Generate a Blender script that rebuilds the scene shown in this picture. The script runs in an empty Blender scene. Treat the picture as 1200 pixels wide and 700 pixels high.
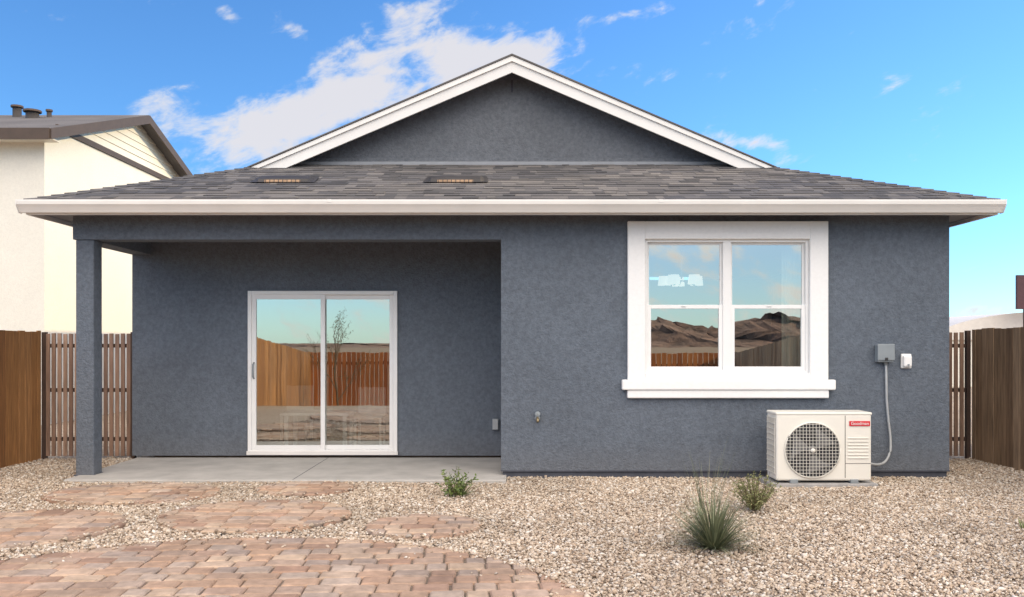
import bpy, math, random
import numpy as np
from mathutils import Vector, Matrix
random.seed(7); rng=np.random.default_rng(7)
scene=bpy.context.scene
R=math.radians
# ---------------------------------------------------------------- helpers
def link(o): scene.collection.objects.link(o)
def setparent(o,p):
    if p is not None:
        o.parent=p
        o.matrix_parent_inverse=Matrix.Translation(p.location).inverted()
def empty(name,loc=(0,0,0)):
    e=bpy.data.objects.new(name,None); e.location=loc; e.empty_display_size=.3; link(e); return e
def mesh(name,verts,faces,mat,parent=None,bevel=0,smooth=False,seg=2):
    m=bpy.data.meshes.new(name); m.from_pydata([tuple(v) for v in verts],[],[tuple(f) for f in faces]); m.update()
    o=bpy.data.objects.new(name,m); link(o)
    if mat: m.materials.append(mat)
    if smooth:
        for p in m.polygons: p.use_smooth=True
    if bevel:
        b=o.modifiers.new('bev','BEVEL'); b.width=bevel; b.segments=seg; b.limit_method='ANGLE'
    setparent(o,parent); return o
BF=[(0,3,2,1),(4,5,6,7),(0,1,5,4),(1,2,6,5),(2,3,7,6),(3,0,4,7)]
def bv(x0,x1,y0,y1,z0,z1):
    return [(x0,y0,z0),(x1,y0,z0),(x1,y1,z0),(x0,y1,z0),(x0,y0,z1),(x1,y0,z1),(x1,y1,z1),(x0,y1,z1)]
def boxes(name,lst,mat,parent=None,bevel=0):
    V=[];F=[]
    for b in lst:
        k=len(V); V+=bv(*b); F+=[tuple(i+k for i in f) for f in BF]
    return mesh(name,V,F,mat,parent,bevel)
def box(name,x0,x1,y0,y1,z0,z1,mat,parent=None,bevel=0):
    return boxes(name,[(x0,x1,y0,y1,z0,z1)],mat,parent,bevel)
def prism_y(name,poly,y0,y1,mat,parent=None,bevel=0):
    n=len(poly); V=[(x,y0,z) for x,z in poly]+[(x,y1,z) for x,z in poly]
    F=[tuple(range(n)),tuple(range(2*n-1,n-1,-1))]+[(i,i+n,(i+1)%n+n,(i+1)%n) for i in range(n)]
    return mesh(name,V,F,mat,parent,bevel)
def prism_x(name,poly,x0,x1,mat,parent=None,bevel=0):
    n=len(poly); V=[(x0,y,z) for y,z in poly]+[(x1,y,z) for y,z in poly]
    F=[tuple(range(n)),tuple(range(2*n-1,n-1,-1))]+[(i,i+n,(i+1)%n+n,(i+1)%n) for i in range(n)]
    return mesh(name,V,F,mat,parent,bevel)
def tube(name,pts,r,mat,parent=None,n=10,caps=True):
    pts=[Vector(p) for p in pts]; V=[];F=[]
    rs=r if isinstance(r,(list,tuple)) else [r]*len(pts)
    for i,p in enumerate(pts):
        t=(pts[min(i+1,len(pts)-1)]-pts[max(i-1,0)]).normalized()
        a=Vector((0,0,1)) if abs(t.z)<.9 else Vector((1,0,0))
        u=t.cross(a).normalized(); v=t.cross(u)
        for k in range(n):
            an=2*math.pi*k/n; V.append(p+rs[i]*(math.cos(an)*u+math.sin(an)*v))
    for i in range(len(pts)-1):
        for k in range(n):
            F.append((i*n+k,i*n+(k+1)%n,(i+1)*n+(k+1)%n,(i+1)*n+k))
    if caps: F.append(tuple(range(n))); F.append(tuple(range((len(pts)-1)*n,len(pts)*n)))
    return mesh(name,V,F,mat,parent,smooth=True)
# ---------------------------------------------------------------- materials
def newmat(name):
    m=bpy.data.materials.new(name); m.use_nodes=True; nt=m.node_tree
    return m,nt,nt.nodes['Principled BSDF'],nt.nodes,nt.links
def ramp(N,cols):
    r=N.new('ShaderNodeValToRGB'); e=r.color_ramp.elements
    while len(e)>1: e.remove(e[-1])
    e[0].position=cols[0][0]; e[0].color=(*cols[0][1],1)
    for p,c in cols[1:]:
        x=e.new(p); x.color=(*c,1)
    return r
def mixc(N,L,fac,a,b,blend='MIX'):
    m=N.new('ShaderNodeMix'); m.data_type='RGBA'; m.blend_type=blend
    for s,v in ((0,fac),(6,a),(7,b)):
        if isinstance(v,bpy.types.NodeSocket): L.new(v,m.inputs[s])
        else: m.inputs[s].default_value=v if s==0 else (*v,1)
    return m.outputs[2]
def noise(N,L,scale,detail=4,rough=.55,vec=None,stretch=None):
    tc=N.new('ShaderNodeTexCoord'); n=N.new('ShaderNodeTexNoise'); n.inputs['Scale'].default_value=scale; n.inputs['Detail'].default_value=detail
    n.inputs['Roughness'].default_value=rough
    if stretch:
        mp=N.new('ShaderNodeMapping'); L.new(tc.outputs['Object'],mp.inputs[0]); mp.inputs['Scale'].default_value=stretch; L.new(mp.outputs[0],n.inputs['Vector'])
    else: L.new(tc.outputs['Object'],n.inputs['Vector'])
    return n
def bump(N,L,b,h,strength,dist,prev=None):
    bp=N.new('ShaderNodeBump'); bp.inputs['Strength'].default_value=strength; bp.inputs['Distance'].default_value=dist
    L.new(h,bp.inputs['Height'])
    if prev: L.new(prev,bp.inputs['Normal'])
    L.new(bp.outputs[0],b.inputs['Normal']); return bp.outputs[0]
def simple(name,col,rough=.5,var=.12,nscale=6,bs=0,bd=.002,bscale=60,metal=0,stretch=None):
    m,nt,b,N,L=newmat(name)
    n=noise(N,L,nscale,4,.6,stretch=stretch)
    r=ramp(N,[(.3,tuple(c*(1-var) for c in col)),(.7,tuple(min(1,c*(1+var)) for c in col))])
    L.new(n.outputs[0],r.inputs[0]); L.new(r.outputs[0],b.inputs['Base Color'])
    b.inputs['Roughness'].default_value=rough; b.inputs['Metallic'].default_value=metal
    if bs:
        n2=noise(N,L,bscale,3,.6,stretch=stretch); bump(N,L,b,n2.outputs[0],bs,bd)
    return m
def stucco(name,col,grain=1.0,stain=.10,spk=.22,dust=True):
    m,nt,b,N,L=newmat(name)
    n=noise(N,L,1.1,4,.65); n1=noise(N,L,24,4,.7)
    r=ramp(N,[(.3,tuple(c*(1-stain) for c in col)),(.72,tuple(min(1,c*(1+stain)) for c in col))]); L.new(n.outputs[0],r.inputs[0])
    r1=ramp(N,[(.3,(1-spk,)*3),(.65,(1+spk*.8,)*3)]); L.new(n1.outputs[0],r1.inputs[0])
    c=mixc(N,L,1.0,r.outputs[0],r1.outputs[0],'MULTIPLY')
    if dust:
        g=N.new('ShaderNodeNewGeometry'); s=N.new('ShaderNodeSeparateXYZ'); L.new(g.outputs['Position'],s.inputs[0])
        mr=N.new('ShaderNodeMapRange'); mr.inputs[1].default_value=.0; mr.inputs[2].default_value=.4; mr.inputs[3].default_value=.20; mr.inputs[4].default_value=0
        L.new(s.outputs[2],mr.inputs[0])
        c=mixc(N,L,mr.outputs[0],c,(.22,.19,.165))
    L.new(c,b.inputs['Base Color']); b.inputs['Roughness'].default_value=.88
    a=noise(N,L,40,4,.68); bump(N,L,b,a.outputs[0],.9*grain,.020)
    return m
def island(name,cols,rough=.8,nscale=30,nvar=.2,bs=.4,bd=.004,bscale=60,stretch=None,big=None):
    m,nt,b,N,L=newmat(name)
    g=N.new('ShaderNodeNewGeometry'); r=ramp(N,cols); L.new(g.outputs['Random Per Island'],r.inputs[0])
    c=r.outputs[0]
    if nvar:
        n=noise(N,L,nscale,4,.6,stretch=stretch); r1=ramp(N,[(.25,(1-nvar,)*3),(.75,(1+nvar,)*3)]); L.new(n.outputs[0],r1.inputs[0])
        c=mixc(N,L,1.0,c,r1.outputs[0],'MULTIPLY')
    if big:
        n3=noise(N,L,big,2,.5); r3=ramp(N,[(.3,(.8,.8,.8)),(.7,(1.12,1.12,1.12))]); L.new(n3.outputs[0],r3.inputs[0])
        c=mixc(N,L,1.0,c,r3.outputs[0],'MULTIPLY')
    L.new(c,b.inputs['Base Color']); b.inputs['Roughness'].default_value=rough
    if bs:
        n2=noise(N,L,bscale,3,.6,stretch=stretch); bump(N,L,b,n2.outputs[0],bs,bd)
    return m
M_wall=stucco('stucco_slate',(.122,.145,.178))
M_gable=stucco('stucco_slate_gable',(.138,.150,.170),dust=False)
M_trimst=stucco('stucco_white_trim',(.84,.84,.83),.14,.02,.03,dust=False)
M_white=simple('vinyl_white',(.82,.82,.81),.35,.02)
M_fascia=simple('painted_fascia',(.76,.745,.72),.45,.05,2,.1,.001,40)
M_gutter=simple('gutter_paint',(.78,.76,.725),.32,.04,3)
M_soffit=simple('soffit_paint',(.17,.18,.21),.7,.1)
M_found=simple('foundation',(.075,.08,.10),.9,.2,8,.4,.004)
M_flash=simple('flashing',(.24,.255,.28),.6,.1)
M_nwall=stucco('stucco_cream',(.74,.71,.63),.35,.03,.05,dust=False)
M_nsid=simple('lap_siding_cream',(.74,.70,.60),.6,.04)
M_brown=simple('brown_fascia',(.065,.042,.030),.6,.15)
M_conc=simple('concrete',(.43,.415,.39),.85,.15,3,.35,.003,70)
M_concp=simple('concrete_pad',(.36,.35,.34),.9,.2,9,.4,.003,70)
M_shingle=island('asphalt_shingle',[(0,(.075,.072,.075)),(.35,(.105,.099,.100)),(.7,(.138,.128,.124)),(1,(.18,.165,.155))],.93,260,.45,.5,.003,300,big=1.2)
M_room=simple('interior_paint',(.60,.56,.50),.8,.03)
M_roomf=simple('interior_floor',(.30,.20,.13),.4,.2,3)
M_ac=simple('ac_casing',(.78,.76,.69),.38,.03,5)
M_dark=simple('dark_plastic',(.03,.03,.033),.6,.1)
M_blade=simple('fan_blade',(.16,.16,.16),.5,.1)
M_gray=simple('gray_metal',(.24,.27,.29),.45,.08,metal=0)
M_conduit=simple('conduit_gray',(.40,.42,.43),.5,.08)
M_red=simple('label_red',(.62,.02,.035),.4,.03)
M_brass=simple('brass',(.30,.24,.14),.4,.1,metal=.8)
M_vent=simple('roof_vent_metal',(.04,.036,.036),.6,.2)
M_ventin=simple('roof_vent_slot',(.38,.24,.14),.7,.3,20)
M_curt=simple('curtain',(.62,.66,.60),.9,.05)
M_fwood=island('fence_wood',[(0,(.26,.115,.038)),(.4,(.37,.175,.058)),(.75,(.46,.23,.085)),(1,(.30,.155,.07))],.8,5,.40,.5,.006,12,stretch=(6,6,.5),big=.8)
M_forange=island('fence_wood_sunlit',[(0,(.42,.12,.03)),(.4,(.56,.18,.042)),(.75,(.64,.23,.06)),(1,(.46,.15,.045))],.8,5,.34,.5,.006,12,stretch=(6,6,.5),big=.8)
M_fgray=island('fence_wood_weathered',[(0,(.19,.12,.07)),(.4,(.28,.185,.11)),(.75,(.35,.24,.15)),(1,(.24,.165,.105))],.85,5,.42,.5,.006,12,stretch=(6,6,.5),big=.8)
M_slat=island('rusty_slats',[(0,(.15,.09,.065)),(.5,(.26,.16,.11)),(1,(.36,.235,.165))],.7,6,.35,.3,.004,14,stretch=(5,5,.6))
M_rail=simple('fence_rail',(.06,.035,.025),.7,.2)
M_hill=simple('hill_rock',(.17,.10,.068),.95,.55,.06,.8,5,.12)
M_paver=island('paver',[(0,(.31,.20,.145)),(.18,(.45,.30,.205)),(.36,(.38,.275,.21)),(.52,(.52,.385,.275)),(.68,(.33,.255,.21)),(.85,(.46,.36,.285)),(1,(.40,.25,.175))],.88,14,.26,.5,.005,90,big=1.5)
M_sand=simple('joint_sand',(.20,.16,.125),.95,.25,40,.5,.004,90)
M_grav=island('gravel_stone',[(0,(.23,.165,.12)),(.12,(.38,.295,.215)),(.3,(.51,.41,.31)),(.5,(.61,.51,.40)),(.62,(.42,.31,.22)),(.8,(.66,.58,.48)),(.93,(.76,.70,.62)),(1,(.30,.26,.22))],.85,60,0,0,big=.6)
def ground_mat():
    m,nt,b,N,L=newmat('gravel_ground')
    tc=N.new('ShaderNodeTexCoord'); v=N.new('ShaderNodeTexVoronoi'); v.inputs['Scale'].default_value=46; L.new(tc.outputs['Object'],v.inputs['Vector'])
    sp=N.new('ShaderNodeSeparateColor'); L.new(v.outputs['Color'],sp.inputs[0])
    r=ramp(N,[(0,(.22,.165,.12)),(.3,(.38,.30,.225)),(.6,(.48,.40,.31)),(.85,(.38,.29,.21)),(1,(.58,.52,.44))]); L.new(sp.outputs[0],r.inputs[0])
    n=noise(N,L,.35,4,.6); r1=ramp(N,[(.3,(.8,.8,.8)),(.7,(1.1,1.1,1.1))]); L.new(n.outputs[0],r1.inputs[0])
    c=mixc(N,L,1.0,r.outputs[0],r1.outputs[0],'MULTIPLY')
    # bare desert soil beyond the graveled yard (south of it)
    s=N.new('ShaderNodeSeparateXYZ'); L.new(tc.outputs['Object'],s.inputs[0])
    n4=noise(N,L,.9,4,.65); r4=ramp(N,[(.3,(.13,.085,.05)),(.55,(.23,.155,.095)),(.7,(.14,.12,.06))]); L.new(n4.outputs[0],r4.inputs[0])
    mr=N.new('ShaderNodeMapRange'); mr.inputs[1].default_value=2.2; mr.inputs[2].default_value=.6; mr.inputs[3].default_value=0; mr.inputs[4].default_value=1; L.new(s.outputs[1],mr.inputs[0])
    c=mixc(N,L,mr.outputs[0],c,r4.outputs[0])
    L.new(c,b.inputs['Base Color']); b.inputs['Roughness'].default_value=.95
    inv=N.new('ShaderNodeMath'); inv.operation='SUBTRACT'; inv.inputs[0].default_value=1; L.new(v.outputs['Distance'],inv.inputs[1])
    bump(N,L,b,inv.outputs[0],.8,.012); return m
M_ground=ground_mat()
def glass_mat(name,fac):
    m=bpy.data.materials.new(name); m.use_nodes=True; nt=m.node_tree; N=nt.nodes; L=nt.links; N.clear()
    o=N.new('ShaderNodeOutputMaterial'); mx=N.new('ShaderNodeMixShader'); g=N.new('ShaderNodeBsdfGlossy'); t=N.new('ShaderNodeBsdfTransparent')
    g.inputs['Roughness'].default_value=.0; g.inputs['Color'].default_value=(.95,.97,.92,1); t.inputs['Color'].default_value=(.84,.88,.84,1)
    lw=N.new('ShaderNodeLayerWeight'); lw.inputs[0].default_value=.3
    mr=N.new('ShaderNodeMapRange'); mr.inputs[3].default_value=fac; mr.inputs[4].default_value=1; L.new(lw.outputs['Fresnel'],mr.inputs[0])
    n=noise(N,L,1.3,2,.5); bp=N.new('ShaderNodeBump'); bp.inputs['Strength'].default_value=.05; bp.inputs['Distance'].default_value=.01
    L.new(n.outputs[0],bp.inputs['Height']); L.new(bp.outputs[0],g.inputs['Normal'])
    L.new(mr.outputs[0],mx.inputs[0]); L.new(t.outputs[0],mx.inputs[1]); L.new(g.outputs[0],mx.inputs[2]); L.new(mx.outputs[0],o.inputs[0]); return m
M_glass=glass_mat('low_e_glass',.50)
def emis(name,col,s):
    m,nt,b,N,L=newmat(name); b.inputs['Base Color'].default_value=(*col,1); b.inputs['Emission Color'].default_value=(*col,1); b.inputs['Emission Strength'].default_value=s; return m
M_lamp=emis('lamp_shade_lit',(.95,.86,.72),.75)
def leaf_mat(name,cols):
    m,nt,b,N,L=newmat(name); g=N.new('ShaderNodeNewGeometry'); r=ramp(N,cols); L.new(g.outputs['Random Per Island'],r.inputs[0]); L.new(r.outputs[0],b.inputs['Base Color'])
    b.inputs['Roughness'].default_value=.6; return m
M_leaf=leaf_mat('leaf_green',[(0,(.07,.11,.03)),(.5,(.13,.19,.05)),(1,(.22,.27,.08))])
M_blue=leaf_mat('blade_graygreen',[(0,(.09,.11,.06)),(.5,(.17,.20,.11)),(.85,(.27,.29,.17)),(1,(.42,.36,.24))])
M_olive=leaf_mat('leaf_olive',[(0,(.13,.15,.05)),(.5,(.23,.25,.10)),(1,(.33,.31,.15))])
M_stem=simple('stem',(.14,.10,.06),.8,.2)
# ---------------------------------------------------------------- ground
def gz(y):
    if y>=1.5: return 0.
    t=min(1,(1.5-y)/5.0); t=t*t*(3-2*t); return -.9*t
xs=[-900,-300,-60,-20,-8,-4,0,4,8,20,60,300,900]
ys=[-900,-300,-60,-12,-5,-4,-3.5,-3,-2.5,-2,-1.5,-1,-.5,0,.5,1,1.5,3,6,9,12,20,60,300,900]
V=[(x,y,gz(y)-.012) for y in ys for x in xs]; nx=len(xs)
F=[(j*nx+i,j*nx+i+1,(j+1)*nx+i+1,(j+1)*nx+i) for j in range(len(ys)-1) for i in range(nx-1)]
mesh('ground',V,F,M_ground)
# pavers
circ=[(-1.75,4.24,2.34,2.30),(-2.17,7.42,.80,.70),(-3.9,6.92,.80,.72),(-.71,6.98,.46,.44),(-3.68,8.5,.84,.60),(-2.06,8.78,.50,.40)]
def clip(poly,cp):
    out=poly
    n=len(cp)
    for i in range(n):
        a=cp[i]; b=cp[(i+1)%n]; inp=out; out=[]
        if not inp: return []
        def side(p): return (b[0]-a[0])*(p[1]-a[1])-(b[1]-a[1])*(p[0]-a[0])
        for k in range(len(inp)):
            p=inp[k]; q=inp[(k+1)%len(inp)]; sp,sq=side(p),side(q)
            if sp>=0: out.append(p)
            if (sp>=0)!=(sq>=0):
                t=sp/(sp-sq); out.append((p[0]+t*(q[0]-p[0]),p[1]+t*(q[1]-p[1])))
    return out
def area(p): return .5*abs(sum(p[i][0]*p[(i+1)%len(p)][1]-p[(i+1)%len(p)][0]*p[i][1] for i in range(len(p))))
for ci,(cx,cy,rx,ry) in enumerate(circ):
    par=empty('paver_patio' if ci==0 else 'paver_stepping_pad',(cx,cy,0))
    cp=[(cx+rx*math.cos(a),cy+ry*math.sin(a)) for a in [2*math.pi*k/44 for k in range(44)]]
    mesh('sand_bed',[(x,y,.010) for x,y in cp],[tuple(range(44))],M_sand,par)
    V=[];F=[]; ang=random.uniform(-.12,.12) if ci else .06; ca,sa=math.cos(ang),math.sin(ang)
    v=-ry-.3
    while v<ry+.3:
        h=random.choice([.15,.15,.165]); u=-rx-.4+random.uniform(0,.2)
        while u<rx+.3:
            w=random.choice([.14,.17,.17,.21,.23,.25]); g=.006
            rect=[(u+g,v+g),(u+w-g,v+g),(u+w-g,v+h-g),(u+g,v+h-g)]
            rect=[(cx+ca*x-sa*y+random.uniform(-.003,.003),cy+sa*x+ca*y+random.uniform(-.003,.003)) for x,y in rect]
            p=clip(rect,cp)
            if len(p)>=3 and area(p)>.0022:
                mx=sum(q[0] for q in p)/len(p); my=sum(q[1] for q in p)/len(p); zt_=.028+random.uniform(-.004,.004); tl=random.uniform(-.025,.025)
                k=len(V); n=len(p)
                for q in p: V.append((q[0],q[1],.0))
                for q in p: V.append((q[0],q[1],zt_-.010+tl*(q[0]-mx)))
                for q in p:
                    d=math.hypot(q[0]-mx,q[1]-my)+1e-6; f=max(.6,1-.014/d); V.append((mx+(q[0]-mx)*f,my+(q[1]-my)*f,zt_+tl*(q[0]-mx)))
                for i in range(n):
                    j=(i+1)%n; F.append((k+i,k+j,k+n+j,k+n+i)); F.append((k+n+i,k+n+j,k+2*n+j,k+2*n+i))
                F.append(tuple(k+2*n+i for i in range(n)))
            u+=w
        v+=h
    mesh('pavers',V,F,M_paver,par)
# gravel
def icos():
    t=(1+5**.5)/2
    v=np.array([(-1,t,0),(1,t,0),(-1,-t,0),(1,-t,0),(0,-1,t),(0,1,t),(0,-1,-t),(0,1,-t),(t,0,-1),(t,0,1),(-t,0,-1),(-t,0,1)],float); v/=np.linalg.norm(v[0])
    f=np.array([(0,11,5),(0,5,1),(0,1,7),(0,7,10),(0,10,11),(1,5,9),(5,11,4),(11,10,2),(10,7,6),(7,1,8),(3,9,4),(3,4,2),(3,2,6),(3,6,8),(3,8,9),(4,9,5),(2,4,11),(6,2,10),(8,6,7),(9,8,1)])
    return v,f
def gravel(name,n):
    x=rng.uniform(-6.02,5.88,n*3); y=4.2+ (11.2-4.2)*rng.random(n*3)
    keep=np.abs(x)<.6*y+.55
    for cx,cy,rx,ry in circ:
        d=((x-cx)/(rx))**2+((y-cy)/(ry))**2
        keep&=(d>1.0+rng.uniform(-.05,.0,len(x)))|(rng.random(len(x))<.012*(d>.7))
    keep&=~((x>-4.83)&(x<4.84)&(y>9.6)); keep&=~((x>-4.8)&(x<-.06)&(y>9.25)); keep&=~((x>2.62)&(x<3.8)&(y>8.94)&(y<9.5))
    keep&=(rng.random(len(x))<np.clip(1.25-.08*(y-4.2),.5,1))
    x=x[keep][:n];y=y[keep][:n];n=len(x)
    v,f=icos(); s=rng.uniform(.0055,.0125,n)*(1+.8*(rng.random(n)<.08))
    P=v[None]*(1+rng.uniform(-.32,.32,(n,12,1)))*s[:,None,None]
    P*=np.stack([rng.uniform(.8,1.5,n),rng.uniform(.7,1.1,n),rng.uniform(.5,.9,n)],1)[:,None]
    a=rng.uniform(0,6.283,n); c,sn=np.cos(a)[:,None],np.sin(a)[:,None]
    X=P[:,:,0]*c-P[:,:,1]*sn; Y=P[:,:,0]*sn+P[:,:,1]*c; Z=P[:,:,2]+X*rng.uniform(-.4,.4,(n,1))
    z0=rng.uniform(-.006,.012,n)+.006*np.sin(x*2.1+y)*np.cos(y*1.7)
    inpav=np.zeros(n,bool)
    for cx,cy,rx,ry in circ: inpav|=(((x-cx)/rx)**2+((y-cy)/ry)**2<1)
    z0=np.where(inpav,.032,z0)
    co=np.stack([X+x[:,None],Y+y[:,None],Z+z0[:,None]],2).reshape(-1,3)
    fa=(f[None]+np.arange(n)[:,None,None]*12).reshape(-1)
    m=bpy.data.meshes.new(name); m.vertices.add(len(co)); m.vertices.foreach_set('co',co.ravel().astype(np.float32))
    m.loops.add(len(fa)); m.loops.foreach_set('vertex_index',fa.astype(np.int32)); nf=len(fa)//3
    m.polygons.add(nf); m.polygons.foreach_set('loop_start',np.arange(0,nf*3,3,dtype=np.int32)); m.polygons.foreach_set('loop_total',np.full(nf,3,np.int32))
    m.update(calc_edges=True); m.materials.append(M_grav); o=bpy.data.objects.new(name,m); link(o)
gravel('gravel',125000)
# ---------------------------------------------------------------- main house
H=empty('gray_stucco_house',(0,9.6,0))
WT=2.95
def wall_open(name,x0,x1,y0,y1,z0,z1,ox0,ox1,oz0,oz1,mat):
    boxes(name,[(x0,ox0,y0,y1,z0,z1),(ox1,x1,y0,y1,z0,z1),(ox0,ox1,y0,y1,z0,oz0),(ox0,ox1,y0,y1,oz1,z1)],mat,H)
XL,XR=-4.82,4.80
wall_open('front_wall',-.12,XR,9.6,9.8,.075,WT,1.451,3.258,1.142,2.62,M_wall)
wall_open('patio_wall',XL,-.12,11.1,11.3,.05,WT,-3.337,-1.463,.083,2.13,M_wall)
box('recess_side_wall',-.12,.08,9.8,11.1,.075,WT,M_wall,H)
box('right_wall',XR-.2,XR,9.8,22,.075,WT,M_wall,H)
box('left_wall',XL,XL+.2,11.3,22,.05,WT,M_wall,H)
box('rear_wall',XL,XR,22,22.2,.05,WT,M_wall,H)
box('foundation_strip',-.10,XR-.02,9.618,9.78,-.1,.075,M_found,H)
box('foundation_side',XR-.15,XR-.02,9.78,22,-.1,.075,M_found,H)
box('weep_screed',-.125,XR+.004,9.592,9.6,.068,.082,M_found,H)
box('patio_header',XL,-.1205,9.6,9.84,2.615,WT,M_wall,H)
box('patio_side_header',XL,XL+.24,9.8405,11.0995,2.60,WT,M_wall,H)
box('patio_ceiling',XL+.24,-.12,9.84,11.1,2.76,2.80,M_soffit,H)
box('patio_post',-4.80,-4.60,9.62,9.82,-.02,2.615,M_wall,H,.012)
box('post_base',-4.815,-4.585,9.605,9.835,-.02,.03,M_found,H,.006)
box('patio_slab',-4.76,-.06,9.27,11.1,-.05,.028,M_conc,H,.012)
boxes('slab_joints',[(-2.33,-2.322,9.275,11.09,.0281,.0292)],M_found,H)
boxes('soffit',[(-5.10,5.10,9.24,9.5995,2.872,2.885),(XR+.0005,5.10,9.6,22.3,2.872,2.885),(-5.10,XL-.0005,9.6,22.3,2.872,2.885)],M_soffit,H)
box('front_fascia',-5.12,5.12,9.215,9.24,2.83,2.955,M_fascia,H)
box('side_fascia_right',5.10,5.125,9.24,22.3,2.83,2.955,M_fascia,H)
box('side_fascia_left',-5.125,-5.10,9.24,22.3,2.83,2.955,M_fascia,H)
gp=[(9.213,2.845),(9.16,2.845),(9.145,2.87),(9.125,2.90),(9.105,2.925),(9.10,2.955),(9.10,2.972),(9.112,2.972),(9.113,2.95),(9.213,2.95)]
prism_x('gutter',gp,-5.16,5.14,M_gutter,H)
prism_x('gutter_end_cap_left',[(9.213,2.84),(9.155,2.84),(9.10,2.92),(9.097,2.975),(9.213,2.975)],-5.168,-5.16,M_gutter,H)
prism_x('gutter_end_cap_right',[(9.213,2.84),(9.155,2.84),(9.10,2.92),(9.097,2.975),(9.213,2.975)],5.14,5.148,M_gutter,H)
boxes('gutter_seams',[(x-.02,x+.02,9.0965,9.0995,2.945,2.974) for x in (-1.9,1.55)],M_gutter,H)
# roof
ye,ze,xe=9.2,2.97,5.14; kf=.3684; ks=.427; hipr=1.8/2.09
def fz(y): return ze+kf*(y-ye)
def hw(y): return xe-(y-ye)*hipr
yr=11.29; xr=hw(yr); zt=ze+ks*xe
zr=ze+ks*(xe-xr)
mesh('front_roof_deck',[(-xe,ye,ze-.01),(xe,ye,ze-.01),(hw(11.72),11.72,fz(11.72)-.01),(-hw(11.72),11.72,fz(11.72)-.01)],[(0,1,2,3)],M_shingle,H)
def shingle_tabs(name,origin,udir,sdir,ndir,L_,hwf,parent,expo=.142):
    V=[];F=[];s=0
    o=Vector(origin);ud=Vector(udir);sd=Vector(sdir);nd=Vector(ndir)
    while s<L_:
        l,r=hwf(s+.02); u=l
        while u<r:
            w=random.choice([.09,.13,.17,.22,.30]); u2=min(r,u+w); th=random.choice([.007,.010,.016]); s2=min(L_,s+expo+.02); ds=random.uniform(-.004,.004)
            l2,r2=hwf(s2); ua,ub=max(u,l2),min(u2,r2)
            if ub<ua: ua=ub=(u+u2)/2
            k=len(V)
            for (a,b,h) in ((u,s+ds,0),(u2-.002,s+ds,0),(u,s+ds,th),(u2-.002,s+ds,th),(ua,s2,.003),(ub,s2,.003)):
                V.append(o+ud*a+sd*b+nd*h)
            F+=[(k,k+1,k+3,k+2),(k+2,k+3,k+5,k+4),(k,k+2,k+4),(k+1,k+5,k+3)]
            u=u2
        s+=expo
    return mesh(name,V,F,M_shingle,parent)
cf=1/math.sqrt(1+kf*kf)
shingle_tabs('front_shingles',(0,ye-.02,ze-.008),(1,0,0),(0,cf,kf*cf),(0,-kf*cf,cf),2.56/cf*1.0-.03,lambda s:(-hw(ye+s*cf),hw(ye+s*cf)),H)
for sgn,nm in ((1,'right'),(-1,'left')):
    A=(sgn*xe,ye,ze);B=(sgn*xe,22.3,ze);C=(0,22.3,zt);D=(0,yr,zt);E=(sgn*xr,yr,zr)
    o=mesh('main_roof_'+nm,[A,B,C,D,E],[(0,1,2,3,4) if sgn>0 else (4,3,2,1,0)],M_shingle,H)
    so=o.modifiers.new('s','SOLIDIFY'); so.thickness=.045; so.offset=-1
    poly=[(0,zt-.045),(sgn*(xr+.02),zr-.045),(sgn*(xr-.33),zr-.045),(0,zt-.20)]
    if sgn<0: poly=poly[::-1]
    prism_y('rake_board_'+nm,poly,11.262,11.292,M_fascia,H)
    poly=[(0,zt+.006),(sgn*(xr+.10),zr-.037),(sgn*(xr-.02),zr-.037),(0,zt-.062)]
    if sgn<0: poly=poly[::-1]
    prism_y('rake_trim_'+nm,poly,11.235,11.26,M_gutter,H)
    poly=[(0,zt+.030),(sgn*(xr+.06),zr+.004),(sgn*(xr+.06),zr-.012),(0,zt+.009)]
    if sgn<0: poly=poly[::-1]
    prism_y('rake_shingle_edge_'+nm,poly,11.22,11.5,M_shingle,H)
    V=[];F=[];a=Vector(A);e=Vector(E);d=(e-a);n=int(d.length/.14)
    for i in range(n):
        p=a+d*(i/n);q=a+d*((i+1.25)/n); k=len(V); h=.028; wv=.13
        for (pt,hh) in ((p,h),(q,h-.014)):
            V.append(pt+Vector((0,0,hh)))
            V.append(pt+Vector((-sgn*wv,0,hh-.012)))
            V.append(pt+Vector((0,wv,hh-.012)))
        V+=[p+Vector((0,0,0)),p+Vector((-sgn*wv,0,0)),p+Vector((0,wv,0))]
        F+=[(k,k+1,k+4,k+3),(k,k+3,k+5,k+2),(k+1,k,k+6,k+7),(k,k+2,k+8,k+6)]
    mesh('hip_caps_'+nm,V,F,M_shingle,H)
gy=11.6
prism_y('gable_wall',[(-3.9,3.45),(3.9,3.45),(0,zt-.05)],gy,gy+.15,M_gable,H)
box('gable_base_trim',-3.0,3.0,gy-.03,gy,fz(gy)+.005,fz(gy)+.075,M_gable,H,.006)
box('gable_flashing',-3.1,3.1,gy-.10,gy-.03,fz(gy)-.045,fz(gy)+.012,M_flash,H,.004)
prism_y('gable_seam',[(-.012,zt-.36),(.012,zt-.36),(.012,zt-.2),(-.012,zt-.2)],gy-.01,gy,M_found,H)
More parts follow.
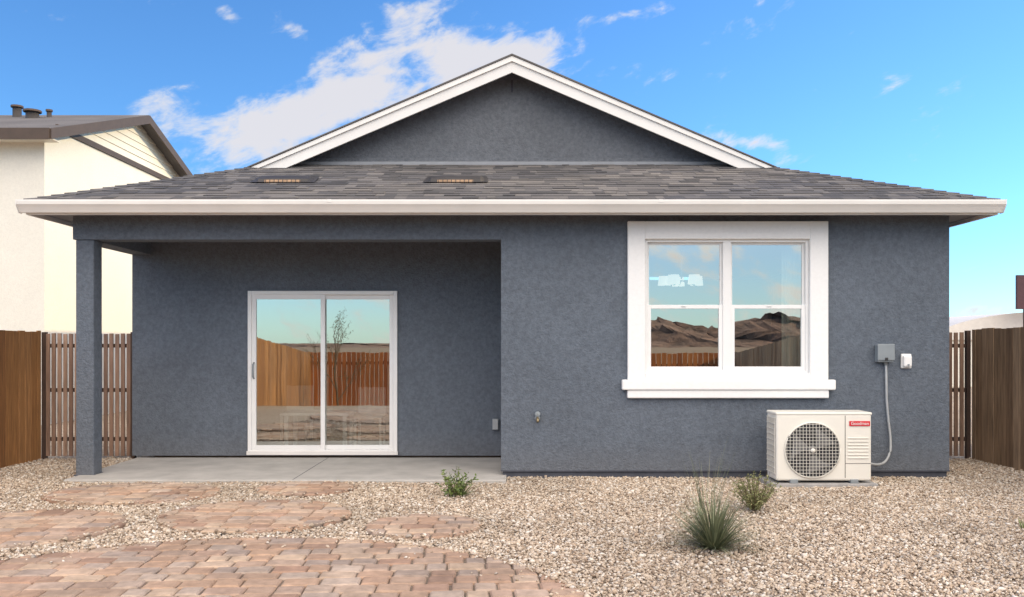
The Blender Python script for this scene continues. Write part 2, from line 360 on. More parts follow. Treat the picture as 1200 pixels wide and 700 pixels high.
for vx in (-2.68,-.66):
    yv=10.37; vp=empty('roof_vent',(vx,yv,fz(yv)))
    def P(a,s,h): return Vector((vx+a,yv+s*cf-h*kf*cf,fz(yv)+s*kf*cf+h*cf))
    V=[];F=[]
    prof=[(-.17,.0),(-.17,.012),(-.13,.05),(.02,.062),(.15,.03),(.18,.012),(.18,0)]
    for a,sc in ((-.34,.25),(-.29,.9),(-.15,1.),(.15,1.),(.29,.9),(.34,.25)):
        for s_,h in prof: V.append(P(a,s_*(.7+.3*sc),h*sc))
    n=len(prof)
    for i in range(5):
        for j in range(n-1): F.append((i*n+j,(i+1)*n+j,(i+1)*n+j+1,i*n+j+1))
    mesh('hood',V,F,M_vent,vp)
    mesh('slot',[P(-.21,-.178,.004),P(.21,-.178,.004),P(.21,-.152,.040),P(-.21,-.152,.040)],[(0,1,2,3)],M_ventin,vp)
    V=[];F=[]
    for k_ in range(9):
        a=-.20+.05*k_; i=len(V); V+=[P(a,-.181,.004),P(a+.008,-.181,.004),P(a+.008,-.156,.042),P(a,-.156,.042)]; F.append((i,i+1,i+2,i+3))
    mesh('louvers',V,F,M_vent,vp)
    mesh('flange',[P(-.38,-.19,.019),P(.38,-.19,.019),P(.36,.2,.019),P(-.36,.2,.019)],[(0,1,2,3)],M_vent,vp)
# ---- window
W0,W1,Z0,Z1=1.451,3.258,1.142,2.62
boxes('window_trim',[(1.264,W0+.004,9.545,9.60,1.078,2.81),(W1-.004,3.455,9.545,9.60,1.078,2.81)],M_trimst,H,.008)
box('window_trim_head',W0+.004,W1-.004,9.547,9.60,Z1-.004,2.808,M_trimst,H,.004)
box('window_trim_sill_band',W0+.004,W1-.004,9.547,9.60,1.078,Z0+.004,M_trimst,H,.004)
box('window_sill_upper',1.20,3.53,9.52,9.60,.965,1.078,M_trimst,H,.015)
box('window_sill_lower',1.26,3.46,9.54,9.60,.875,.965,M_trimst,H,.012)
fr=[]
def frame(l,x0,x1,z0,z1,w,y0,y1):
    l+= [(x0,x0+w,y0,y1,z0,z1),(x1-w,x1,y0,y1,z0,z1),(x0+w,x1-w,y0,y1,z0,z0+w),(x0+w,x1-w,y0,y1,z1-w,z1)]
frame(fr,W0,W1,Z0,Z1,.035,9.60,9.68)
xm=2.36; fr.append((xm-.045,xm+.045,9.60,9.68,Z0+.035,Z1-.035))
boxes('window_frame',fr,M_white,H,.004)
zm=1.47+(403-360)/106.8
fr=[];gl=[]
for a,b in ((W0+.035,xm-.045),(xm+.045,W1-.035)):
    frame(fr,a,b,Z0+.035,zm+.025,.042,9.612,9.645); frame(fr,a,b,zm-.022,Z1-.035,.024,9.648,9.672)
    gl.append((a+.035,b-.035,9.632,Z0+.07,zm-.01)); gl.append((a+.018,b-.018,9.662,zm-.0,Z1-.05))
boxes('window_sashes',fr,M_white,H,.003)
V=[];F=[]
for a,b,y,z0,z1 in gl:
    k=len(V); V+=[(a,y,z0),(b,y,z0),(b,y,z1),(a,y,z1)]; F.append((k,k+1,k+2,k+3))
mesh('window_glass',V,F,M_glass,H)
boxes('window_locks',[(1.86,1.91,9.600,9.612,zm+.005,zm+.022),(2.80,2.85,9.600,9.612,zm+.005,zm+.022)],M_white,H,.003)
# ---- sliding door
D0,D1,Q0,Q1=-3.337,-1.463,.083,2.13; yb=11.1
fr=[]; frame(fr,D0-.01,D1+.01,Q0-.005,Q1+.01,.05,yb-.03,yb+.06); boxes('door_frame',fr,M_white,H,.005)
box('door_threshold',D0-.02,D1+.02,yb-.05,yb-.03,Q0-.02,Q0+.03,M_fascia,H,.004)
xc=-2.40; fr=[]
frame(fr,D0+.04,xc+.03,Q0+.045,Q1-.04,.055,yb-.02,yb+.015); frame(fr,xc-.03,D1-.04,Q0+.045,Q1-.04,.055,yb+.018,yb+.05)
boxes('door_panels',fr,M_white,H,.004)
V=[];F=[]
for a,b,y in ((D0+.09,xc-.02,yb),(xc+.02,D1-.09,yb+.034)):
    k=len(V); V+=[(a,y,Q0+.09),(b,y,Q0+.09),(b,y,Q1-.09),(a,y,Q1-.09)]; F.append((k,k+1,k+2,k+3))
mesh('door_glass',V,F,M_glass,H)
tube('door_handle',[(D0+.068,yb-.02,1.03),(D0+.068,yb-.06,1.05),(D0+.068,yb-.065,1.13),(D0+.068,yb-.06,1.21),(D0+.068,yb-.02,1.23)],.010,M_gray,H)
# interior
boxes('interior_partitions',[(XL+.2,XR-.2,15.5,15.6,.05,2.6),(.08,.2,11.3,15.5,.05,2.6),(.08,.16,9.8,11.3,.05,2.6)],M_room,H)
boxes('interior_ceiling',[(XL+.2,.08,11.3,15.6,2.66,2.70),(.085,XR-.2,9.8,15.6,2.66,2.70)],M_room,H)
boxes('interior_floor',[(XL+.2,.08,11.3,15.6,.0,.05),(.085,XR-.2,9.8,15.6,.0,.05)],M_roomf,H)
def curtain(name,x0,x1,y,z0,z1):
    n=40;V=[];F=[]
    for i in range(n+1):
        x=x0+(x1-x0)*i/n; yy=y+.03*math.sin(i*1.25)
        V+=[(x,yy,z0),(x,yy,z1)]
    for i in range(n): F.append((2*i,2*i+2,2*i+3,2*i+1))
    mesh(name,V,F,M_curt,H,smooth=True)
curtain('curtain_right',3.06,3.5,9.93,.2,2.55); curtain('curtain_left',1.2,1.56,9.93,.2,2.55)
ch=empty('chandelier',(2.17,11.2,2.6))
tube('rod',[(2.17,11.2,2.66),(2.17,11.2,2.30)],.010,M_gray,ch)
for i in range(5):
    a=i*2*math.pi/5+.3; x=2.17+.22*math.cos(a); y=11.2+.22*math.sin(a)
    tube('shade_%d'%i,[(x,y,2.22),(x,y,2.34)],[.082,.068],M_lamp,ch,18)
    tube('arm_%d'%i,[(2.17,11.2,2.28),(x,y,2.21)],.008,M_gray,ch)
t=empty('dining_table',(-2.75,11.95,.05))
box('top',-3.1,-2.2,11.75,12.35,.50,.54,M_white,t,.008)
boxes('legs',[(a,a+.05,b,b+.05,.05,.50) for a in (-3.07,-2.28) for b in (11.78,12.27)],M_white,t,.004)
for i,(cx,cy,s) in enumerate(((-3.15,12.8,1),(-2.0,12.3,1))):
    c=empty('dining_chair',(cx,cy,.05))
    box('seat',cx-.2,cx+.2,cy-.2,cy+.2,.43,.47,M_white,c,.01)
    box('backrest',cx-.2,cx+.2,cy+.19,cy+.22,.47,.85,M_white,c,.01)
    boxes('legs',[(cx+a,cx+a+.03,cy+b,cy+b+.03,.05,.43) for a in (-.19,.16) for b in (-.19,.16)],M_white,c)
# ---- wall fittings
hb=empty('hose_bib',(.28,9.6,.65))
tube('pipe',[(.28,9.60,.655),(.28,9.53,.655),(.28,9.50,.62)],.014,M_brass,hb); tube('escutcheon',[(.28,9.6,.655),(.28,9.59,.655)],.030,M_gray,hb,16)
tube('handle',[(.28,9.555,.70),(.28,9.545,.705)],.030,M_gray,hb,12); tube('stem',[(.28,9.54,.655),(.28,9.55,.705)],.008,M_brass,hb,8)
oc=empty('outdoor_outlet',(-.21,11.1,.45)); box('cover',-.25,-.17,11.05,11.1,.38,.52,M_gray,oc,.008); box('lid',-.245,-.175,11.035,11.05,.385,.515,M_conduit,oc,.008)
oc=empty('outdoor_outlet',(4.32,9.6,1.28)); box('cover',4.26,4.375,9.57,9.6,1.20,1.36,M_white,oc,.012); box('lid',4.27,4.365,9.53,9.57,1.215,1.345,M_white,oc,.02); box('latch',4.31,4.33,9.52,9.53,1.23,1.25,M_gray,oc,.003)
db=empty('disconnect_box',(4.06,9.6,1.37))
box('enclosure',3.98,4.15,9.51,9.6,1.27,1.46,M_gray,db,.008); box('cover',3.972,4.158,9.495,9.51,1.29,1.468,M_gray,db,.006); box('latch',4.05,4.08,9.485,9.495,1.29,1.32,M_dark,db,.003)
pts=[(4.09,9.57,1.27),(4.095,9.57,1.1),(4.10,9.57,.85),(4.12,9.57,.62),(4.135,9.56,.45),(4.12,9.53,.30),(4.05,9.48,.20),(3.95,9.42,.17),(3.82,9.36,.19),(3.70,9.28,.22)]
def smoothpts(p,n=5):
    out=[];p=[Vector(q) for q in p]
    for i in range(len(p)-1):
        a=p[max(i-1,0)];b=p[i];c=p[i+1];d=p[min(i+2,len(p)-1)]
        for k in range(n):
            t=k/n; out.append(.5*((2*b)+(-a+c)*t+(2*a-5*b+4*c-d)*t*t+(-a+3*b-3*c+d)*t**3))
    out.append(p[-1]); return out
tube('conduit',smoothpts(pts),.013,M_conduit,db); tube('fitting',[(4.09,9.57,1.275),(4.09,9.57,1.235)],.02,M_gray,db)
# ---- AC
ac=empty('ac_condenser',(3.21,9.16,.03)); A0,A1,B0,B1=2.72,3.70,9.0,9.33
box('pad',2.66,3.76,8.97,9.46,-.05,.035,M_concp,ac,.01)
boxes('feet',[(2.86,2.94,8.98,9.36,.035,.075),(3.48,3.56,8.98,9.36,.035,.075)],M_gray,ac,.005)
box('casing',A0,A1,B0,B1,.06,.745,M_ac,ac,.018); box('lid',A0-.006,A1+.006,B0-.006,B1+.006,.735,.765,M_ac,ac,.012)
fx,fzc,fr_=3.09,.375,.285
def disc(name,r,y,mat,n=48):
    V=[(fx+r*math.cos(2*math.pi*k/n),y,fzc+r*math.sin(2*math.pi*k/n)) for k in range(n)]
    return mesh(name,V,[tuple(range(n))],mat,ac)
disc('fan_opening',fr_-.005,8.998,M_dark)
V=[];F=[]
for b in range(3):
    a0=b*2.094+.4;k=len(V);m_=9
    for i in range(m_):
        r=.06+.19*i/(m_-1); V.append((fx+r*math.cos(a0-.1),8.9955,fzc+r*math.sin(a0-.1))); V.append((fx+r*math.cos(a0+.65+.5*i/m_),8.992,fzc+r*math.sin(a0+.65+.5*i/m_)))
    F+=[(k+2*i,k+2*i+1,k+2*i+3,k+2*i+2) for i in range(m_-1)]
mesh('fan_blades',V,F,M_blade,ac); tube('fan_hub',[(fx,8.998,fzc),(fx,8.988,fzc)],.05,M_blade,ac,20)
n=56
tube('grille_ring',[(fx+fr_*math.cos(2*math.pi*k/n),8.992,fzc+fr_*math.sin(2*math.pi*k/n)) for k in range(n+1)],.008,M_ac,ac,8)
gb=[]; p=.0335; k=-8
while k<=8:
    o_=k*p
    if abs(o_)<fr_:
        c=math.sqrt(fr_**2-o_**2)
        gb.append((fx+o_-.0018,fx+o_+.0018,8.978,8.982,fzc-c,fzc+c)); gb.append((fx-c,fx+c,8.9725,8.9775,fzc+o_-.0018,fzc+o_+.0018))
    k+=1
boxes('fan_grille',gb,M_ac,ac)
tube('grille_center',[(fx,8.985,fzc),(fx,8.965,fzc)],.022,M_ac,ac,20)
boxes('panel_seams',[(3.425,3.431,8.9985,9.002,.09,.73),(3.431,3.69,8.9985,9.002,.235,.240)],M_dark,ac)
boxes('panel_ribs',[(3.455,3.665,8.990,9.0,.29+.034*i,.300+.034*i) for i in range(7)],M_ac,ac,.002)
box('label',3.47,3.68,8.990,8.9985,.625,.675,M_red,ac)
cu=bpy.data.curves.new('label_text','FONT'); cu.body='Goodman'; cu.size=.046; cu.align_x='CENTER'; cu.align_y='CENTER'; cu.extrude=.0006
to=bpy.data.objects.new('label_text',cu); to.location=(3.575,8.988,.65); to.rotation_euler=(math.pi/2,0,0); cu.materials.append(M_white); link(to); setparent(to,ac)
box('coil_opening',A0-.002,A0+.002,9.03,9.30,.13,.70,M_dark,ac)
boxes('coil_guard',[(A0-.009,A0-.003,9.03+.027*i,9.034+.027*i,.13,.70) for i in range(11)]+[(A0-.014,A0-.0095,9.03,9.305,.13+.057*i,.135+.057*i) for i in range(11)],M_ac,ac)
box('side_handle',A1,A1+.012,9.1,9.22,.5,.56,M_dark,ac,.004)
# ---------------------------------------------------------------- fences
def topz(y,t=1.63): 
    return t if y>1.5 else t+max(-.4,-.4*(1.5-y)/5)
def side_fence(name,x,mat,sg,t):
    f=empty(name,(x,3.6,0)); L_=[];y=-4.0
    while y<11.2:
        j=random.uniform(-.005,.005); L_.append((x-.01+j,x+.01+j,y+.004,min(11.2,y+.135),gz(y)-.05,topz(y,t)+random.uniform(-.010,.010))); y+=.14
    boxes('boards',L_,mat,f)
    xo=x-sg*.011
    boxes('posts',[(min(xo,xo+sg*-.09),max(xo,xo+sg*-.09),yy,yy+.09,gz(yy)-.1,topz(yy,t)-.05) for yy in (-3.9,-1.4,1.1,3.6,6.1,8.6,11.0)],M_rail,f)
    return f
side_fence('wood_fence',-6.04,M_fwood,1,1.63); side_fence('wood_fence',5.90,M_fgray,-1,1.66)
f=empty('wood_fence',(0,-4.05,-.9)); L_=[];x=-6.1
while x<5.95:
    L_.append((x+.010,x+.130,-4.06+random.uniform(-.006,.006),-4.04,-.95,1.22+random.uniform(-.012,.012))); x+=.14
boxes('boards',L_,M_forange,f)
boxes('rails',[(-6.1,5.95,-4.10,-4.068,-.6,-.51),(-6.1,5.95,-4.10,-4.068,.85,.94)],M_rail,f)
def gate(name,x0,x1,y,z1):
    g=empty(name,((x0+x1)/2,y,0)); L_=[];x=x0+.02
    while x<x1-.04:
        L_.append((x,x+.048,y+random.uniform(-.003,.003),y+.018,.03,z1+random.uniform(-.006,.006))); x+=.074
    boxes('slats',L_,M_slat,g)
    boxes('rails',[(x0,x1,y+.02,y+.06,z,z+.05) for z in (.22,.85,1.42)],M_rail,g)
    boxes('posts',[(x0-.03,x0+.02,y-.01,y+.05,-.05,z1+.02),(x1-.03,x1+.02,y-.01,y+.05,-.05,z1+.02)],M_rail,g)
gate('slat_gate',-6.0,-4.86,11.22,1.60); gate('slat_gate',4.84,5.86,11.22,1.62)
# ---------------------------------------------------------------- neighbour houses
def nhouse(name,xw,sgn,y0,yp,y1,zl,zp,length,band=True):
    g=empty(name,(xw+sgn*length/2,y0,0))
    k=(zp-zl)/(yp-y0)
    xa,xb=sorted((xw,xw+sgn*length))
    prism_x('walls',[(y0,-.1),(y1,-.1),(y1,zl-.08),(yp,zp-.08),(y0,zl-.08)],xa,xb,M_nwall,g)
    xo=xw-sgn*.32; xe_=xw+sgn*(length+.3); ra,rb=sorted((xo,xe_))
    fo=.42
    for nm,ya in (('front',y0-fo),('rear',y1+fo)):
        zb=zl-k*fo
        V=[(ra,ya,zb),(rb,ya,zb),(rb,yp,zp),(ra,yp,zp)]
        o=mesh('roof_'+nm,V,[(0,1,2,3)],M_shingle,g); s=o.modifiers.new('s','SOLIDIFY'); s.thickness=.06; s.offset=-1 if nm=='front' else 1
        poly=[(ya,zb-.005),(yp,zp-.005),(yp,zp-.19),(ya,zb-.19)]
        fa,fb=sorted((xo-sgn*.03,xo)); prism_x('rake_'+nm,poly,fa,fb,M_brown,g)
    box('front_eave_fascia',ra,rb,y0-fo-.03,y0-fo-.001,zl-k*fo-.2,zl-k*fo+.0,M_brown,g)
    boxes('eave_soffit',[(ra+.04,rb-.04,y0-fo,y0,zl-k*fo-.16,zl-k*fo-.14)],M_nsid,g)
    if band:
        xs_=xw-sgn*.02; a,b=sorted((xw,xs_-sgn*.025)); zb=zl+.12
        hy=lambda z:(z-zl)/k
        box('belly_band',a,b,y0+hy(zb)+.0,y1-hy(zb),zb-.09,zb+.02,M_brown,g)
        z=zb+.02; V=[];F=[]
        while z<zp-.12:
            ya,yb_=y0+hy(z)+.2,y1-hy(z)-.2
            yc,yd=y0+hy(z+.16)+.2,y1-hy(z+.16)-.2
            if yd<=yc: break
            q=len(V); V+=[(xw-sgn*.03,ya,z),(xw-sgn*.03,yb_,z),(xw-sgn*.008,yd,z+.16),(xw-sgn*.008,yc,z+.16),(xw-sgn*.004,ya,z),(xw-sgn*.004,yb_,z)]
            F+=[(q,q+1,q+2,q+3),(q,q+4,q+5,q+1)]; z+=.16
        mesh('lap_siding',V,F,M_nsid,g)
    return g
g=nhouse('white_stucco_house',-8.5,-1,15.9,19.7,23.5,5.42,6.62,10)
def npipe(px,py,h,r,nm):
    z=5.42+(py-15.9)*.3158
    tube(nm,[(px,py,z-.05),(px,py,z+h)],r,M_vent,g,12); tube(nm+'_cap',[(px,py,z+h),(px,py,z+h+.04)],r*1.4,M_brown,g,12)
npipe(-10.75,19.0,.20,.09,'flue_pipe'); npipe(-10.2,18.6,.12,.13,'roof_cap'); npipe(-10.0,18.9,.12,.05,'vent_pipe')
nhouse('white_stucco_house',9.2,1,6.6,10.2,13.8,5.42,6.6,8,False)  # added house out of view at right, placed to shade the yard
sh=empty('quonset_shed',(19,31,0)); pl=[(19+4.5*math.cos(a),1.6+1.0*math.sin(a)) for a in [math.pi*k/24 for k in range(25)]]
prism_y('roof',pl,30,38,simple('pale_roof',(.66,.62,.57),.5,.06),sh); box('walls',14.6,23.4,30.1,37.9,-.1,1.6,M_nwall,sh)
sg=empty('billboard_sign',(18.2,29,0)); box('panel',16.75,18.6,29,29.1,2.62,3.75,simple('maroon_sign',(.07,.025,.03),.5),sg); boxes('posts',[(17.0,17.15,29.02,29.1,-.1,2.62),(18.3,18.45,29.02,29.1,-.1,2.62)],M_rail,sg)
# hills
def hills(name,pts,seed):
    r=random.Random(seed); V=[];F=[]; n=420; rows=9
    x0,x1,y0,dy,hf=pts
    ph=[(r.uniform(.03,.5),r.uniform(0,6.28)) for _ in range(26)]
    for i in range(n+1):
        x=x0+(x1-x0)*i/n; h=hf(x)*(1+.75*sum(abs(math.sin(x*a+p))/(1+a*14)-.2 for a,p in ph)/5)
        for j in range(rows):
            t=j/(rows-1); V.append((x+5*math.sin(j*1.7+i*.6),y0+dy*t+8*math.sin(i*.37+j),-1+max(.5,h)*t*(1+.3*math.sin(i*.9+j*2.1)*(1-t))))
    F=[(i*rows+j,(i+1)*rows+j,(i+1)*rows+j+1,i*rows+j+1) for i in range(n) for j in range(rows-1)]
    mesh(name,V,F,M_hill)
g_=lambda x,c,s:math.exp(-((x-c)/s)**2)
hills('hills',(-700,900,-560,-80,lambda x:3+17*g_(x,118,34)+19*g_(x,195,42)+14*g_(x,270,60)+9*g_(x,-520,120)+6*g_(x,60,50)),5)
# ---------------------------------------------------------------- plants
def blades(name,loc,n,l0,l1,spread,w,mat,seed,droop=.6):
    r=random.Random(seed);V=[];F=[]
    for i in range(n):
        a=r.uniform(0,6.283); t=r.random()**.8*spread; L_=r.uniform(l0,l1)*(1-.25*t/1.6); b0=r.uniform(0,.05); seg=6
        p=Vector((b0*math.cos(a),b0*math.sin(a),0)); th=t; az=a+r.uniform(-.3,.3)
        side=Vector((-math.sin(az),math.cos(az),0)); k=len(V); dr=r.uniform(.1,1)*droop/seg
        for s in range(seg+1):
            ww=w*(1-(s/seg)**1.6)*(.75+.25*min(1,s))+.0006; V+= [p-side*ww/2,p+side*ww/2]
            d=Vector((math.sin(th)*math.cos(az),math.sin(th)*math.sin(az),math.cos(th))); p=p+d*L_/seg; th+=dr
        F+=[(k+2*s,k+2*s+1,k+2*s+3,k+2*s+2) for s in range(seg)]
    o=mesh(name,V,F,mat); o.location=loc; return o
def shrub(name,loc,h,w,nst,nlf,ls,mat,seed,up=.5):
    r=random.Random(seed); e=empty(name,loc); tips=[]
    V=[];F=[]
    for i in range(nst):
        a=r.uniform(0,6.283); t=r.uniform(.1,1.0); p=Vector((0,0,0)); pts=[p.copy()]; d=Vector((math.cos(a)*t*w/h,math.sin(a)*t*w/h,1)).normalized(); L_=h*r.uniform(.6,1.05)/7
        for s in range(7):
            d=(d+Vector((r.uniform(-.2,.2),r.uniform(-.2,.2),r.uniform(-.08,.12)))).normalized(); p=p+d*L_; pts.append(p.copy())
        for s in range(7):
            q,q2=pts[s],pts[s+1]; rr=.0035*(1-s/9); k=len(V); sd=Vector((1,0,0));sy=Vector((0,1,0))
            for c,r_ in ((q,rr),(q2,rr*.9)):
                V+=[c+sd*r_,c+sy*r_,c-sd*r_,c-sy*r_]
            F+=[(k+m,k+(m+1)%4,k+4+(m+1)%4,k+4+m) for m in range(4)]
        tips.append(pts)
    mesh('stems',[v+Vector(loc) for v in V],F,M_stem,e)
    V=[];F=[]
    for i in range(nlf):
        pts=r.choice(tips); s=r.uniform(1.0,7); i0=min(6,int(s)); c=pts[i0].lerp(pts[i0+1],s-i0)
        d=Vector((r.gauss(0,1),r.gauss(0,1),r.gauss(.4,.8))).normalized(); q=d.cross(Vector((r.gauss(0,1),r.gauss(0,1),r.gauss(0,1)))).normalized(); l=ls*r.uniform(.6,1.3); k=len(V)
        c=c+Vector(loc); V+=[c,c+d*l*.5+q*l*.2,c+d*l,c+d*l*.5-q*l*.2]; F.append((k,k+1,k+2,k+3))
    mesh('leaves',V,F,mat,e); return e
blades('desert_spoon_plant',(1.44,6.25,0),420,.30,.52,1.3,.011,M_blue,4,.7)
blades('tall_grass',(1.50,6.75,0),45,.50,.80,.6,.004,M_blue,9,.5)
shrub('small_shrub',(2.12,7.65,0),.36,.46,90,2800,.024,M_olive,5)
shrub('small_shrub',(-.55,8.4,0),.30,.55,18,420,.045,M_leaf,6)
blades('grass_tuft',(-.50,8.42,0),40,.14,.30,1.35,.013,M_leaf,12,.4)
blades('grass_tuft',(4.05,6.9,0),26,.06,.13,1.0,.008,M_leaf,13,.5)
def tree(name,loc,h,seed):
    r=random.Random(seed); e=empty(name,loc); V=[];F=[];lv=[]
    def br(p,d,L_,rad,dep):
        n=5
        for s in range(n):
            q=p+d*L_/n; k=len(V); a=Vector((1,0,0));b=Vector((0,1,0))
            for c,rr in ((p,rad*(1-s/n*.4)),(q,rad*(1-(s+1)/n*.4))):
                V.extend([c+a*rr,c+b*rr,c-a*rr,c-b*rr])
            F.extend([(k+m,k+(m+1)%4,k+4+(m+1)%4,k+4+m) for m in range(4)])
            p=q; d=(d+Vector((r.uniform(-.15,.15),r.uniform(-.15,.15),r.uniform(-.03,.1)))).normalized()
            if dep<2: lv.append(p.copy())
            if dep>0 and s>=1:
                nd=(d+Vector((r.uniform(-.9,.9),r.uniform(-.9,.9),r.uniform(0,.4)))).normalized(); br(p,nd,L_*.6,rad*.5,dep-1)
    br(Vector(loc),Vector((0,0,1)),h*.62,.035,3)
    mesh('branches',V,F,M_stem,e); V=[];F=[]
    for c in lv:
        for _ in range(2):
            c2=c+Vector((r.gauss(0,.04),r.gauss(0,.04),r.gauss(0,.04))); d=Vector((r.gauss(0,1),r.gauss(0,1),r.gauss(0,1))).normalized(); q=d.orthogonal().normalized(); k=len(V)
            V+=[c2,c2+d*.025+q*.01,c2+d*.05,c2+d*.025-q*.01]; F.append((k,k+1,k+2,k+3))
    mesh('leaves',V,F,M_olive,e)
tree('sapling_tree',(-4.9,-2.4,-.75),2.5,8)
# ---------------------------------------------------------------- world
SUN_EL=21; PHI=70; WS=.15
w=bpy.data.worlds.new('World'); scene.world=w; w.use_nodes=True; nt=w.node_tree; N=nt.nodes; L=nt.links; N.clear()
out=N.new('ShaderNodeOutputWorld'); bg=N.new('ShaderNodeBackground'); bg.inputs[1].default_value=WS; L.new(bg.outputs[0],out.inputs[0])
sky=N.new('ShaderNodeTexSky'); sky.sky_type='NISHITA'; sky.sun_disc=False; sky.sun_elevation=R(SUN_EL); sky.sun_rotation=R(PHI); sky.dust_density=.15; sky.ozone_density=3; sky.air_density=1.0
hs=N.new('ShaderNodeMix'); hs.data_type='RGBA'; hs.blend_type='MULTIPLY'; hs.inputs[0].default_value=1; hs.inputs[7].default_value=(.70,1.14,1.56,1); L.new(sky.outputs[0],hs.inputs[6])
tc=N.new('ShaderNodeTexCoord'); sp=N.new('ShaderNodeSeparateXYZ'); L.new(tc.outputs['Generated'],sp.inputs[0])
def mth(op,a,b=None,c=None,clamp=False):
    n=N.new('ShaderNodeMath'); n.operation=op; n.use_clamp=clamp
    for i,v in enumerate((a,b,c)):
        if v is None: continue
        if isinstance(v,bpy.types.NodeSocket): L.new(v,n.inputs[i])
        else: n.inputs[i].default_value=v
    return n.outputs[0]
az=mth('ARCTAN2',sp.outputs[0],sp.outputs[1]); el=mth('ARCSINE',sp.outputs[2])
def cloudnoise(ax,ay,scale,det,off,rot=0,dist=.25):
    cb=N.new('ShaderNodeCombineXYZ'); c,s=math.cos(rot),math.sin(rot)
    u=mth('ADD',mth('MULTIPLY',az,c*ax),mth('MULTIPLY',el,s*ax)); v=mth('ADD',mth('MULTIPLY',az,-s*ay),mth('MULTIPLY',el,c*ay))
    L.new(u,cb.inputs[0]); L.new(v,cb.inputs[1]); cb.inputs[2].default_value=off
    n=N.new('ShaderNodeTexNoise'); n.inputs['Scale'].default_value=scale; n.inputs['Detail'].default_value=det; n.inputs['Roughness'].default_value=.62; n.inputs['Distortion'].default_value=dist; L.new(cb.outputs[0],n.inputs['Vector']); return n.outputs[0]
n1=cloudnoise(.75,1.5,22,7,3.3,.35); n2=cloudnoise(1,2.0,8,4,5.1,.35)
def blob(a0,e0,ra,re,rot,amp):
    da=mth('SUBTRACT',az,a0); de=mth('SUBTRACT',el,e0); c,s=math.cos(rot),math.sin(rot)
    u=mth('ADD',mth('MULTIPLY',da,c/ra),mth('MULTIPLY',de,s/ra)); v=mth('ADD',mth('MULTIPLY',da,-s/re),mth('MULTIPLY',de,c/re))
    d=mth('ADD',mth('MULTIPLY',u,u),mth('MULTIPLY',v,v)); return mth('MULTIPLY',mth('EXPONENT',mth('MULTIPLY',d,-1)),amp)
def px(x,y):
    u=(x-600)/1025; v=(403-y)/1025; return math.atan(u),math.atan(v/math.sqrt(1+u*u))
bl=[(310,160,.13,.034,.42,.34),(450,100,.14,.042,.35,.40),(575,68,.11,.026,.0,.40),(190,130,.10,.030,.0,.27),(430,48,.055,.020,.5,.22),(268,18,.016,.012,0,.46),(345,36,.018,.013,0,.46),(470,9,.026,.012,0,.34),(740,16,.05,.011,.1,.34),(868,166,.045,.011,-.1,.42),(1140,366,.06,.011,0,.45)]
tot=None
for x,y,ra,re,rot,amp in bl:
    a,e=px(x,y); b=blob(a,e,ra,re,rot,amp); tot=b if tot is None else mth('ADD',tot,b)
back=N.new('ShaderNodeMapRange'); back.inputs[1].default_value=.2; back.inputs[2].default_value=-.6; back.inputs[3].default_value=0; back.inputs[4].default_value=.20; L.new(sp.outputs[1],back.inputs[0])
tot=mth('ADD',tot,mth('ADD',back.outputs[0],mth('MULTIPLY',mth('SUBTRACT',n2,.5),.85)))
den=mth('ADD',mth('MULTIPLY',mth('SUBTRACT',n1,.5),1.25),mth('ADD',tot,.5))
mr=N.new('ShaderNodeMapRange'); mr.interpolation_type='SMOOTHSTEP'; mr.inputs[1].default_value=.66; mr.inputs[2].default_value=1.04; L.new(den,mr.inputs[0])
cden=mth('MULTIPLY',mr.outputs[0],.93)
cr=ramp(N,[(0,(.82,.90,1.)),(.45,(1,.985,.98)),(1,(.90,.88,.91))]); L.new(mr.outputs[0],cr.inputs[0])
cl=N.new('ShaderNodeVectorMath'); cl.operation='SCALE'
L.new(cr.outputs[0],cl.inputs[0]); cl.inputs['Scale'].default_value=.90/WS
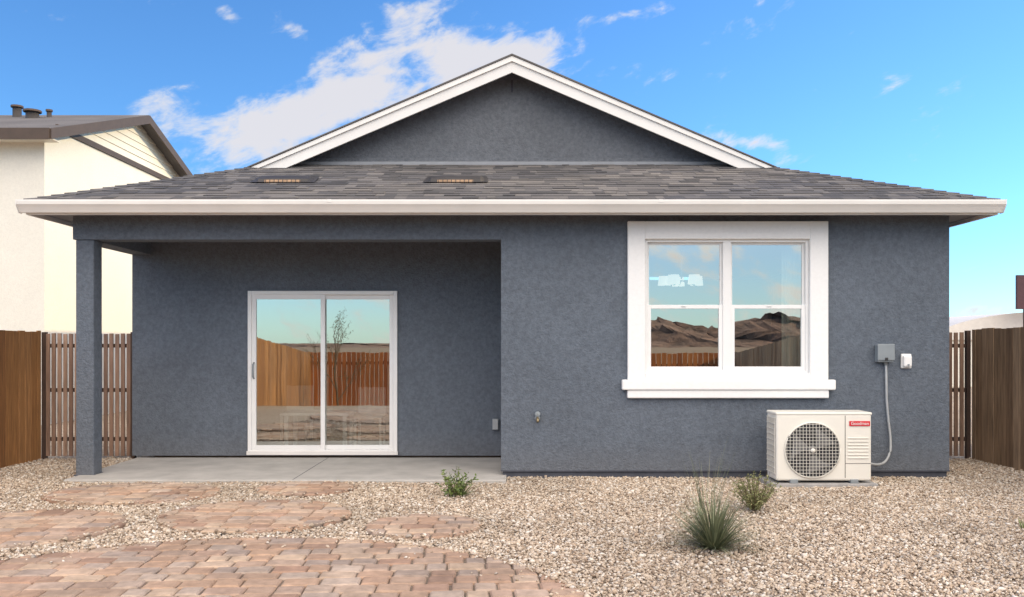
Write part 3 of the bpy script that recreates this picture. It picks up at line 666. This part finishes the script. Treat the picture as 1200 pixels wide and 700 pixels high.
# added warm fill glow high behind the viewer, brightens facade and yard
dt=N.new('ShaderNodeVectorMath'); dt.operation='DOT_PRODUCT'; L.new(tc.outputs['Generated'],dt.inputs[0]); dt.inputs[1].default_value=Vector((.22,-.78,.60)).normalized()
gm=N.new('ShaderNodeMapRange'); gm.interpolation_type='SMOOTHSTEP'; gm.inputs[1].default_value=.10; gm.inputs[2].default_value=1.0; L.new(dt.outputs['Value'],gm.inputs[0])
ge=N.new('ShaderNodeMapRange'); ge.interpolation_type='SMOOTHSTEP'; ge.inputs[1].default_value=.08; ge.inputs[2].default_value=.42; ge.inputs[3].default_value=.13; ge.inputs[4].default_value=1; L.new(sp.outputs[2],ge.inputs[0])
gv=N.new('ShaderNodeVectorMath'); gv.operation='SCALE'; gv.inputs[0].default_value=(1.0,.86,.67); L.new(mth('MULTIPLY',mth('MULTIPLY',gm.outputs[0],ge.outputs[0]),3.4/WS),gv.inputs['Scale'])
base=mixc(N,L,cden,hs.outputs[2],cl.outputs[0])
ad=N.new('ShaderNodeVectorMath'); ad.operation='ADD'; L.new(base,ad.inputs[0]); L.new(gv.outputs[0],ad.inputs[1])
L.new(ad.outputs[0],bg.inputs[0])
# sun
sd=bpy.data.lights.new('sun','SUN'); sd.energy=3.3; sd.angle=R(.5); sd.color=(1,.78,.46); so=bpy.data.objects.new('sun',sd); link(so)
dirv=Vector((math.sin(R(PHI))*math.cos(R(SUN_EL)),math.cos(R(PHI))*math.cos(R(SUN_EL)),math.sin(R(SUN_EL))))
so.rotation_euler=dirv.to_track_quat('Z','Y').to_euler(); so.location=(30,20,30)
# camera
cd=bpy.data.cameras.new('camera'); cam=bpy.data.objects.new('camera',cd); link(cam); cam.location=(0,0,1.47); cam.rotation_euler=(math.pi/2,0,0)
cd.lens=30.75; cd.sensor_width=36; cd.shift_y=.0442; cd.clip_end=3000; cd.clip_start=.05; scene.camera=cam
scene.view_settings.view_transform='Standard'; scene.view_settings.look='None'; scene.view_settings.exposure=0
